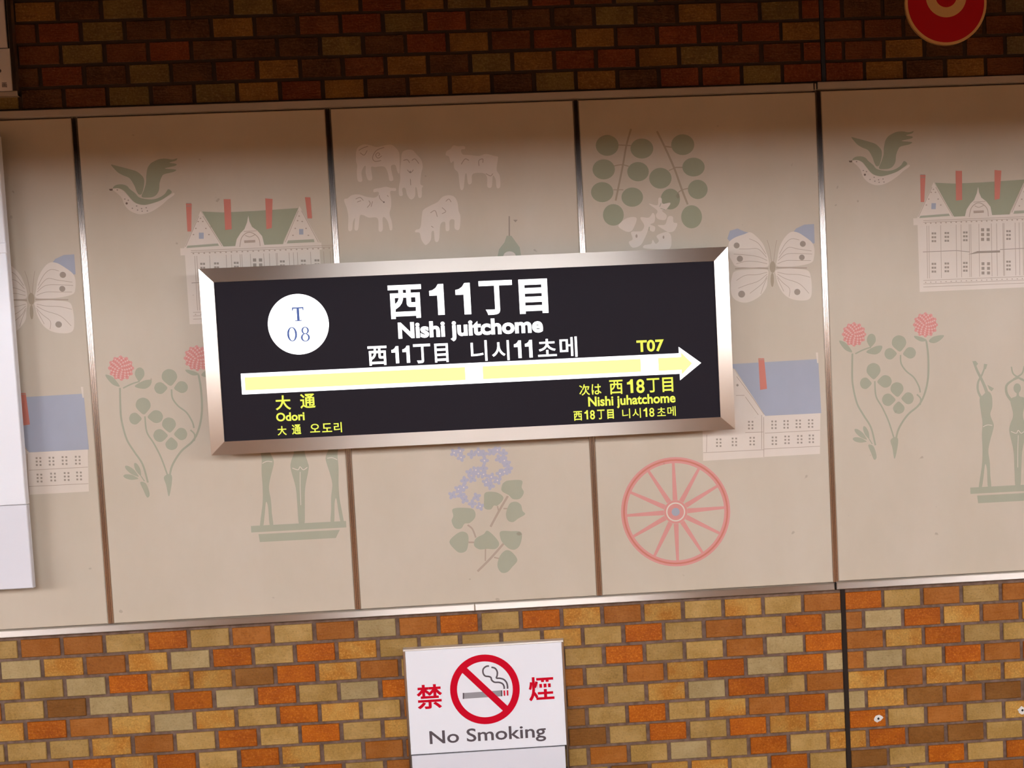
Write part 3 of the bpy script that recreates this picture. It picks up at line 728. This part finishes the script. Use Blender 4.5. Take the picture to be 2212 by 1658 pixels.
def write(name, parts, m, y, parent, bold=0.02):
    """parts: (string, x0, x1, z0, z1[, bold]) rectangles on the plane at depth y"""
    V, F = [], []
    for n_, it in enumerate(parts):
        s, x0, x1, z0, z1 = it[:5]; bo = it[5] if len(it) > 5 else bold
        vs, fs = glyph_mesh(s, bo)
        ax, bx_ = min(v[0] for v in vs), max(v[0] for v in vs); az, bz = min(v[1] for v in vs), max(v[1] for v in vs)
        b0 = len(V)
        V += [(x0 + (v[0]-ax)/(bx_-ax)*(x1-x0), y - n_*4e-5, z0 + (v[1]-az)/(bz-az)*(z1-z0)) for v in vs]
        for f in fs:
            p = [V[b0+i] for i in f]
            ar = sum(p[i][0]*p[(i+1) % len(p)][2] - p[(i+1) % len(p)][0]*p[i][2] for i in range(len(p)))
            F.append(tuple(b0+i for i in (f if ar > 0 else f[::-1])))
    return mesh_from(name, V, F, [m], parent)
def rect_px(u0, v0, u1, v1, y, tx=0.052, tz=0.045):
    """pixel box of one glyph -> upright rectangle on the plane (the camera is rolled a little)"""
    w_, h_ = u1-u0, v1-v0
    wt = w_ - tx*h_; ht = h_ - tz*w_
    c = at((u0+u1)/2, (v0+v1)/2, y)
    px_ = abs(at((u0+u1)/2+50, (v0+v1)/2, y)[0] - at((u0+u1)/2-50, (v0+v1)/2, y)[0])/100
    return (c[0]-wt*px_/2, c[0]+wt*px_/2, c[1]-ht*px_/2, c[1]+ht*px_/2)
def crop(lst, ox, oy, s, y):
    return [(t[0], *rect_px(ox+t[1]*s, oy+t[2]*s, ox+t[3]*s, oy+t[4]*s, y), *t[5:]) for t in lst]

# ------------------------------------------------------------------ the lit station name sign
FY = -0.110                        # front of the bezel's inner edge
BY = FY + 0.007                    # its outer edge lies further back
SY = FY + 0.006                    # face of the dark display sheet
def avg_rect(tl, tr, br, bl, y):
    a, b_, c, d = at(*tl, y), at(*tr, y), at(*br, y), at(*bl, y)
    return ((a[0]+d[0])/2, (b_[0]+c[0])/2, (c[1]+d[1])/2, (a[1]+b_[1])/2)
ox0, ox1, oz0, oz1 = avg_rect((428,580), (1573,533), (1587,928), (457,982), BY)
ix0, ix1, iz0, iz1 = avg_rect((461,609), (1542,564), (1558,904), (484,950), FY)
sg = empty('station_name_sign', ((ox0+ox1)/2, 0, oz0), 'long black glowing station name sign in a sloping brushed steel frame, with a white arrow', 'sign')
boxobj('housing', (ox0+.004, ox1-.004, BY+.006, PY, oz0+.004, oz1-.004), 'aluminium', sg)
def bezel(p_outer, p_inner, axis):
    (a, b_), (c, d) = p_outer, p_inner      # outer edge a-b, inner edge c-d, each (x, z)
    V = [(a[0], BY, a[1]), (b_[0], BY, b_[1]), (d[0], FY, d[1]), (c[0], FY, c[1]),
         (a[0], BY+.010, a[1]), (b_[0], BY+.010, b_[1]), (d[0], SY+.004, d[1]), (c[0], SY+.004, c[1])]
    F = [(0,1,2,3), (4,5,1,0), (3,2,6,7), (7,6,5,4), (0,3,7,4), (2,1,5,6)]
    uv = [((v[2] if axis == 'x' else v[0]) + v[1]*.5, (v[0] if axis == 'x' else v[2])) for v in V]
    o = mesh_from('frame_bar', V, F, ['brushed_steel'], sg, uvs=uv)
    bm = bmesh.new(); bm.from_mesh(o.data); bmesh.ops.recalc_face_normals(bm, faces=bm.faces); bm.to_mesh(o.data); bm.free()
O = [(ox0, oz0), (ox1, oz0), (ox1, oz1), (ox0, oz1)]; I = [(ix0, iz0), (ix1, iz0), (ix1, iz1), (ix0, iz1)]
for k in range(4): bezel((O[k], O[(k+1) % 4]), (I[k], I[(k+1) % 4]), 'x' if k % 2 == 0 else 'z')
disp = boxobj('display_sheet', (ix0-.001, ix1+.001, SY, BY+.006, iz0-.001, iz1+.001), 'screen_black', sg)
LY = SY - .0006
c1 = (420, 520, .28957); c2 = (1000, 520, .28945)
write('lettering', crop([('西',1440,322,1703,585,.028)], *c1, LY) + crop([('1',1748,320,1868,556,.04)], *c1, LY) + crop([('1',1943,312,2066,552,.04)], *c1, LY)
      + crop([('丁',115,290,378,556,.026),('目',412,280,640,546,.04)], *c2, LY), 'lit_white', LY, sg)
def line(s, L, R, T_, Bt, y, bold):
    return (s, at(*L, y)[0], at(*R, y)[0], at(*Bt, y)[1], at(*T_, y)[1], bold)
write('lettering', [line('Nishi juitchome', (860,715), (1173,707), (931,693.5), (979,737), LY, .038)], 'lit_white', LY, sg)
write('lettering', crop([('西',1290,780,1440,932,.02),('11',1467,780,1610,915,.03),('丁',1630,765,1765,915,.02),('目',1788,762,1897,908,.02)], *c1, LY), 'lit_white', LY, sg)
write('lettering', crop([('니',55,740,185,900,.01),('시',212,740,350,895,.01),('11',378,738,522,876,.012),('초',555,728,702,865,.01),('메',718,713,857,870,.01)], *c2, LY), 'lit_white', LY, sg)
write('lettering', crop([('T07',1293,733,1503,832,.03)], *c2, LY), 'lit_yellow', LY, sg)
write('lettering', crop([('次',865,1068,950,1155,.015),('は',958,1066,1035,1148,.015)], *c2, LY), 'lit_yellow', LY, sg)
write('lettering', crop([('西',1090,1035,1196,1146,.015),('18',1222,1028,1358,1140,.02),('丁',1370,1022,1470,1132,.015),('目',1485,1016,1572,1128,.02)], *c2, LY), 'lit_yellow', LY, sg)
write('lettering', [line('Nishi juhatchome', (1270.5,868), (1459,858), (1319,854.5), (1336.5,881.5), LY, .028)], 'lit_yellow', LY, sg)
write('lettering', crop([('西',824,1268,892,1342,.02),('18',905,1260,987,1335,.02),('丁',1000,1257,1060,1332,.02),('目',1075,1255,1128,1328,.03)], *c2, LY), 'lit_yellow', LY, sg)
write('lettering', crop([('니',1187,1250,1250,1325,.008),('시',1262,1246,1330,1322,.008),('18',1345,1242,1430,1315,.012),('초',1447,1240,1515,1308,.008),('메',1524,1232,1590,1308,.008)], *c2, LY), 'lit_yellow', LY, sg)
write('lettering', crop([('大',600,1148,722,1265,.02)], *c1, LY), 'lit_yellow', LY, sg)
write('lettering', crop([('通',785,1136,905,1252,.02)], *c1, LY), 'lit_yellow', LY, sg)
write('lettering', crop([('Odori',607,1272,824,1348,.03)], *c1, LY), 'lit_yellow', LY, sg)
write('lettering', crop([('大',617,1378,690,1452,.02)], *c1, LY), 'lit_yellow', LY, sg)
write('lettering', crop([('通',725,1366,798,1446,.02)], *c1, LY), 'lit_yellow', LY, sg)
write('lettering', crop([('오',860,1362,938,1430,.015),('도',950,1358,1028,1428,.015),('리',1038,1350,1102,1430,.015)], *c1, LY), 'lit_yellow', LY, sg)
# arrow
def X(u, v): return at(u, v, LY)[0]
def Z(u, v): return at(u, v, LY)[1]
ax0 = (X(519.3,805.3)+X(523.4,850.7))/2; axh = (X(1466.6,764)+X(1468.3,808))/2; axt = X(1514.6,783.4)
zt = (Z(519.3,805.3)+Z(1466.6,764))/2; zb = (Z(523.4,850.7)+Z(1468.3,808))/2; zm = Z(1514.6,783.4)
zh1, zh0 = Z(1466,748.7), Z(1469.5,821)
arrow = build_items('arrow', [('lit_white', [(ax0,zb),(axh,zb),(axh,zh0),(axt,zm),(axh,zh1),(axh,zt),(ax0,zt)], 0),
    ('lit_pale_yellow', [(ax0+.010,zb+.011),(axh+.006,zb+.011),(axh+.006,zb-.002),(axt-.026,zm),(axh+.006,zt+.002),(axh+.006,zt-.011),(ax0+.010,zt-.011)], 1)]
    + [('lit_white', [(X(u-19,805),zb+.004),(X(u+19,805),zb+.004),(X(u+19,805),zt-.004),(X(u-19,805),zt-.004)], 2) for u in (1024,1404)], sg, 0, LY, .0003)
# line badge: white disc with serif figures
bc = at(644.6, 700.1, LY); mpx = abs(X(700,700)-X(600,700))/100; R_ = 66*mpx
bd = build_items('badge_disc', [('lit_white', [(bc[0]+R_*math.cos(2*math.pi*k/64), bc[1]+R_*math.sin(2*math.pi*k/64)) for k in range(64)], 0)], sg, 0, LY, 0)
def ring_items(m_, cx, cz, ro, rz, ti, tz_, n=28, layer=0):
    out = []
    for k in range(n):
        a, b_ = 2*math.pi*k/n, 2*math.pi*(k+1)/n
        out.append((m_, [(cx+ro*math.cos(a), cz+rz*math.sin(a)), (cx+ro*math.cos(b_), cz+rz*math.sin(b_)), (cx+(ro-ti)*math.cos(b_), cz+(rz-tz_)*math.sin(b_)), (cx+(ro-ti)*math.cos(a), cz+(rz-tz_)*math.sin(a))], layer))
    return out
q = lambda u, v: at(420+u*.28957, 520+v*.28957, LY)
tcx, tzt = q(770,495); _, tzb = q(772,598); tw = 43*.28957*mpx
IT = [('badge_ink', [(tcx-tw, tzt-.0036), (tcx+tw, tzt-.0036), (tcx+tw, tzt), (tcx-tw, tzt)], 0),
      ('badge_ink', [(tcx-.0034, tzb+.002), (tcx+.0034, tzb+.002), (tcx+.0034, tzt-.001), (tcx-.0034, tzt-.001)], 1),
      ('badge_ink', [(tcx-.009, tzb), (tcx+.009, tzb), (tcx+.009, tzb+.0024), (tcx-.009, tzb+.0024)], 0),
      ('badge_ink', [(tcx-tw, tzt-.009), (tcx-tw+.0022, tzt-.009), (tcx-tw+.004, tzt), (tcx-tw, tzt)], 1),
      ('badge_ink', [(tcx+tw-.0022, tzt-.009), (tcx+tw, tzt-.009), (tcx+tw, tzt), (tcx+tw-.004, tzt)], 1)]
zc_, zz = q(729, 696); IT += ring_items('badge_ink', zc_, zz, 37*.28957*mpx, 54*.28957*mpx, .0056, .0022)
e1x, e1z = q(826, 668); e2x, e2z = q(828, 720)
IT += ring_items('badge_ink', e1x, e1z, 28*.28957*mpx, 28*.28957*mpx, .0046, .0022); IT += ring_items('badge_ink', e2x, e2z, 34*.28957*mpx, 31*.28957*mpx, .0052, .0022)
build_items('badge_lettering', IT, bd, 0, LY-.0003, .0002)

# ------------------------------------------------------------------ no-smoking sign on the lower tiles
NY = -0.030
cl = (840, 1340, .19178)
def cp(u, v): return (cl[0]+u*cl[2], cl[1]+v*cl[2])
nx0 = (at(*cp(148,330), NY)[0] + at(*cp(232,1530), NY)[0])/2; nx1 = (at(*cp(1972,210), NY)[0] + at(*cp(2022,1400), NY)[0])/2
nz1 = (at(*cp(148,330), NY)[1] + at(*cp(1972,210), NY)[1])/2; nzd = (at(*cp(235,1530), NY)[1] + at(*cp(2000,1400), NY)[1])/2
nz0 = nz1 - 0.62
ns = empty('no_smoking_sign', ((nx0+nx1)/2, 0, nz0), 'white no smoking sign in a slim metal frame on the tiled wall', 'sign')
ft = .0065
steel_box('frame_bar', (nx0, nx1, NY, 0, nz1-ft, nz1), 'brushed_steel', ns, 'x', .0015)
steel_box('frame_bar', (nx0, nx0+ft, NY, 0, nz0, nz1-ft), 'brushed_steel', ns, 'z', .0015)
steel_box('frame_bar', (nx1-ft, nx1, NY, 0, nz0, nz1-ft), 'brushed_steel', ns, 'z', .0015)
steel_box('frame_bar', (nx0+ft, nx1-ft, NY, 0, nz0, nz0+ft), 'brushed_steel', ns, 'x', .0015)
plate = boxobj('sign_plate', (nx0+ft, nx1-ft, NY+.001, 0, nzd+.0022, nz1-ft), 'white_sheet', ns, ch=.0012)
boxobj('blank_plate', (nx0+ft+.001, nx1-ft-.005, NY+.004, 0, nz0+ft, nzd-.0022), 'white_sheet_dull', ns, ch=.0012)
boxobj('divider', (nx0+ft, nx1-ft, NY+.012, -.001, nzd-.003, nzd+.003), 'recess_black', ns)
NP = NY + .0006
class SP(Print):
    def tr(s, p): return at(s.o[0]+p[0]/s.s, s.o[1]+p[1]/s.s, NP)
Q = SP(840, 1340, 1/.19178)
Q.poly('sign_grey', [(835,815),(1275,783),(1277,850),(835,880)], 1); Q.poly('ink_grey', [(832,813),(848,812),(848,880),(832,881)], 2)
Q.poly('ink_grey', [(1262,784),(1277,783),(1279,850),(1264,851)], 2)
Q.stroke('sign_red', [(1300,785),(1303,845)], 17, layer=1, smooth=False); Q.stroke('sign_red', [(1336,783),(1338,843)], 17, layer=1, smooth=False)
Q.stroke('ink_grey', [(1128,510),(1095,515),(1063,545),(1062,590),(1085,622),(1125,628),(1150,640),(1158,668),(1190,692),(1240,694),(1278,708),(1296,735),(1300,768)], 18, layer=1)
Q.stroke('ink_grey', [(1155,524),(1195,535),(1220,572),(1220,615),(1212,645),(1250,648),(1295,662),(1325,695),(1336,735),(1337,766)], 18, layer=1)
cigarette = build_items('cigarette_pictogram', Q.items, plate, 0, NP, .0002)
Q2 = SP(840, 1340, 1/.19178)
ringp(Q2, 'sign_red', 1082, 772, 392, 314, 3)
ux, uy = .731, .682
Q2.stroke('sign_red', [(1082-ux*330, 772-uy*330), (1082+ux*330, 772+uy*330)], 76, layer=4, smooth=False)
build_items('prohibition_ring', Q2.items, plate, 0, NP, .0002)
def heavy(ch, a, b_):
    x0, x1, z0, z1 = rect_px(*cp(*a), *cp(*b_), NP)
    return [(ch, x0+dx+.0009, x1+dx-.0009, z0+dz+.0006, z1+dz-.0006, .010) for dx, dz in ((-.0009,-.0006),(.0009,-.0006),(-.0009,.0006),(.0009,.0006))]
write('lettering', heavy('禁', (308,708), (608,1002)), 'sign_red', NP, plate)
write('lettering', heavy('煙', (1568,622), (1868,908)), 'sign_red', NP, plate)
write('lettering', [line('No Smoking', cp(460,1345), cp(1770,1282), cp(1337,1187), cp(1710,1358), NP, .012)], 'ink_grey', NP, plate)

# ------------------------------------------------------------------ round red badge on the upper tiles
RY = -0.012
rc = at(2043.5, 6, RY); mp2 = abs(at(2100,6,RY)[0]-at(2000,6,RY)[0])/100
def disc_solid(name, cx, cz, r0, y0, y1, m_, parent, n=72):
    V = [(cx+r0*math.cos(2*math.pi*k/n), y0, cz+r0*math.sin(2*math.pi*k/n)) for k in range(n)] + [(cx+r0*math.cos(2*math.pi*k/n), y1, cz+r0*math.sin(2*math.pi*k/n)) for k in range(n)]
    F = [tuple(range(n))] + [(k, n+k, n+(k+1) % n, (k+1) % n) for k in range(n)] + [tuple(range(2*n-1, n-1, -1))]
    return mesh_from(name, V, F, [m_], parent)
rb = empty('round_number_sign', (rc[0], 0, rc[1]), 'round red sign with a cream rim and a cream figure on the dark upper tiles', 'sign')
disc_solid('rim_disc', rc[0], rc[1], 88*mp2, RY, -.0005, 'badge_cream', rb)
disc_solid('red_disc', rc[0], rc[1], 82.4*mp2, RY-.0008, RY, 'badge_red', rb)
gc = at(2043.5, -8, RY)
it = ring_items('badge_cream', gc[0], gc[1], 44*mp2, 44*mp2, 21*mp2, 21*mp2, n=48)
it += ring_items('badge_cream', gc[0], gc[1]+50*mp2, 36*mp2, 33*mp2, 17*mp2, 17*mp2, n=40, layer=1)
build_items('figure', it, rb, 0, RY-.0010, .0002)

# ------------------------------------------------------------------ white board at the left edge
WY = -0.085
e_ = [at(10,545,WY)[0], at(42,900,WY)[0], at(58.6,1089,WY)[0]]
wx1 = sum(e_)/3; wzs = at(40,1090.5,WY)[1]; wz0 = at(36,1271.5,WY+.006)[1]; wz1 = wzs + 1.02
wx1b = (at(56.7,1093,WY+.006)[0] + at(71.6,1268,WY+.006)[0])/2
wb = empty('white_notice_board', (wx1-.45, 0, wz0), 'large white board standing proud of the wall panels at the left edge', 'board')
boxobj('upper_board', (wx1-.9, wx1, WY, WY+.028, wzs+.001, wz1), 'white_sheet', wb, ch=.002)
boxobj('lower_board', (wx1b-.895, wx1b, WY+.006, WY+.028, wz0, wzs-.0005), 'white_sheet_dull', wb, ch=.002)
boxobj('edge_glint', (wx1-.06, wx1+.0015, WY-.0025, WY+.010, at(5,547,WY)[1], at(5,524,WY)[1]), 'white_sheet', wb, ch=.002)  # white block standing in for a lamp's reflection on the board edge
boxobj('mounting_frame', (wx1-.86, wx1-.045, WY+.028, PY, wz0+.05, wz1-.05), 'aluminium', wb)

# ------------------------------------------------------------------ framed notice at the top left
TY = -0.022
fx1 = (at(30,90,TY)[0] + at(37,206,TY)[0])/2; fz0 = at(18,207,TY)[1]; fz1 = fz0 + .60; fx0 = fx1 - .46
fn = empty('framed_notice', ((fx0+fx1)/2, 0, fz0), 'pale framed notice hanging on the dark upper tiles at the left edge', 'notice')
fw = .0125
steel_box('frame_bar', (fx0, fx1, TY, 0, fz0, fz0+fw), 'brushed_steel', fn, 'x', .0015)
steel_box('frame_bar', (fx0, fx1, TY, 0, fz1-fw, fz1), 'brushed_steel', fn, 'x', .0015)
steel_box('frame_bar', (fx1-fw, fx1, TY, 0, fz0+fw, fz1-fw), 'brushed_steel', fn, 'z', .0015)
steel_box('frame_bar', (fx0, fx0+fw, TY, 0, fz0+fw, fz1-fw), 'brushed_steel', fn, 'z', .0015)
fs = at(10,103,TY)[1]
lo_ = boxobj('lower_sheet', (fx0+fw+.001, fx1-fw-.001, TY+.004, 0, fz0+fw+.001, fs-.001), 'notice_paper', fn, ch=.001)
boxobj('upper_sheet', (fx0+fw+.001, fx1-fw-.007, TY+.004, 0, fs+.001, fz1-fw-.001), 'notice_paper', fn, ch=.001)
boxobj('backing', (fx0+fw, fx1-fw, TY+.010, -.001, fz0+fw, fz1-fw), 'recess_black', fn)
write('lettering', [('画', *rect_px(4,178,15,189,TY+.0035), .02)], 'ink_grey', TY+.0035, lo_)
dp = at(-1,153,TY+.0035)
build_items('printed_dot', [('ink_grey', [(dp[0]+.005*math.cos(k*math.pi/8), dp[1]+.005*math.sin(k*math.pi/8)) for k in range(16)], 0)], lo_, 0, TY+.0035, 0)

# ------------------------------------------------------------------ old fixing holes patched with plaster in the lower tiles
for (u, v) in ((1897, 1551), (2208, 1533)):
    hx, hz = at(u, v)
    rn = random.Random(u)
    pts = [(hx + (.0125+rn.uniform(-.003,.004))*math.cos(k*math.pi/6 + .2), hz + (.0105+rn.uniform(-.003,.003))*math.sin(k*math.pi/6 + .2)) for k in range(12)]
    n = 12
    V = [(x, -.0016, z) for x, z in pts] + [(hx + .0036*math.cos(k*math.pi/6+.2), -.0028, hz + .0036*math.sin(k*math.pi/6+.2)) for k in range(n)] + [(hx + .0036*math.cos(k*math.pi/6+.2), -.0019, hz + .0036*math.sin(k*math.pi/6+.2)) for k in range(n)]
    F = [(k, (k+1) % n, n+(k+1) % n, n+k) for k in range(n)] + [(n+k, n+(k+1) % n, 2*n+(k+1) % n, 2*n+k) for k in range(n)] + [tuple(range(2*n, 3*n))]
    o = mesh_from('plaster_patch', V, F, ['plaster', 'hole_dark'], wl, midx=[0]*n + [1]*(n+1))
    bm = bmesh.new(); bm.from_mesh(o.data); bmesh.ops.recalc_face_normals(bm, faces=bm.faces); bm.to_mesh(o.data); bm.free()
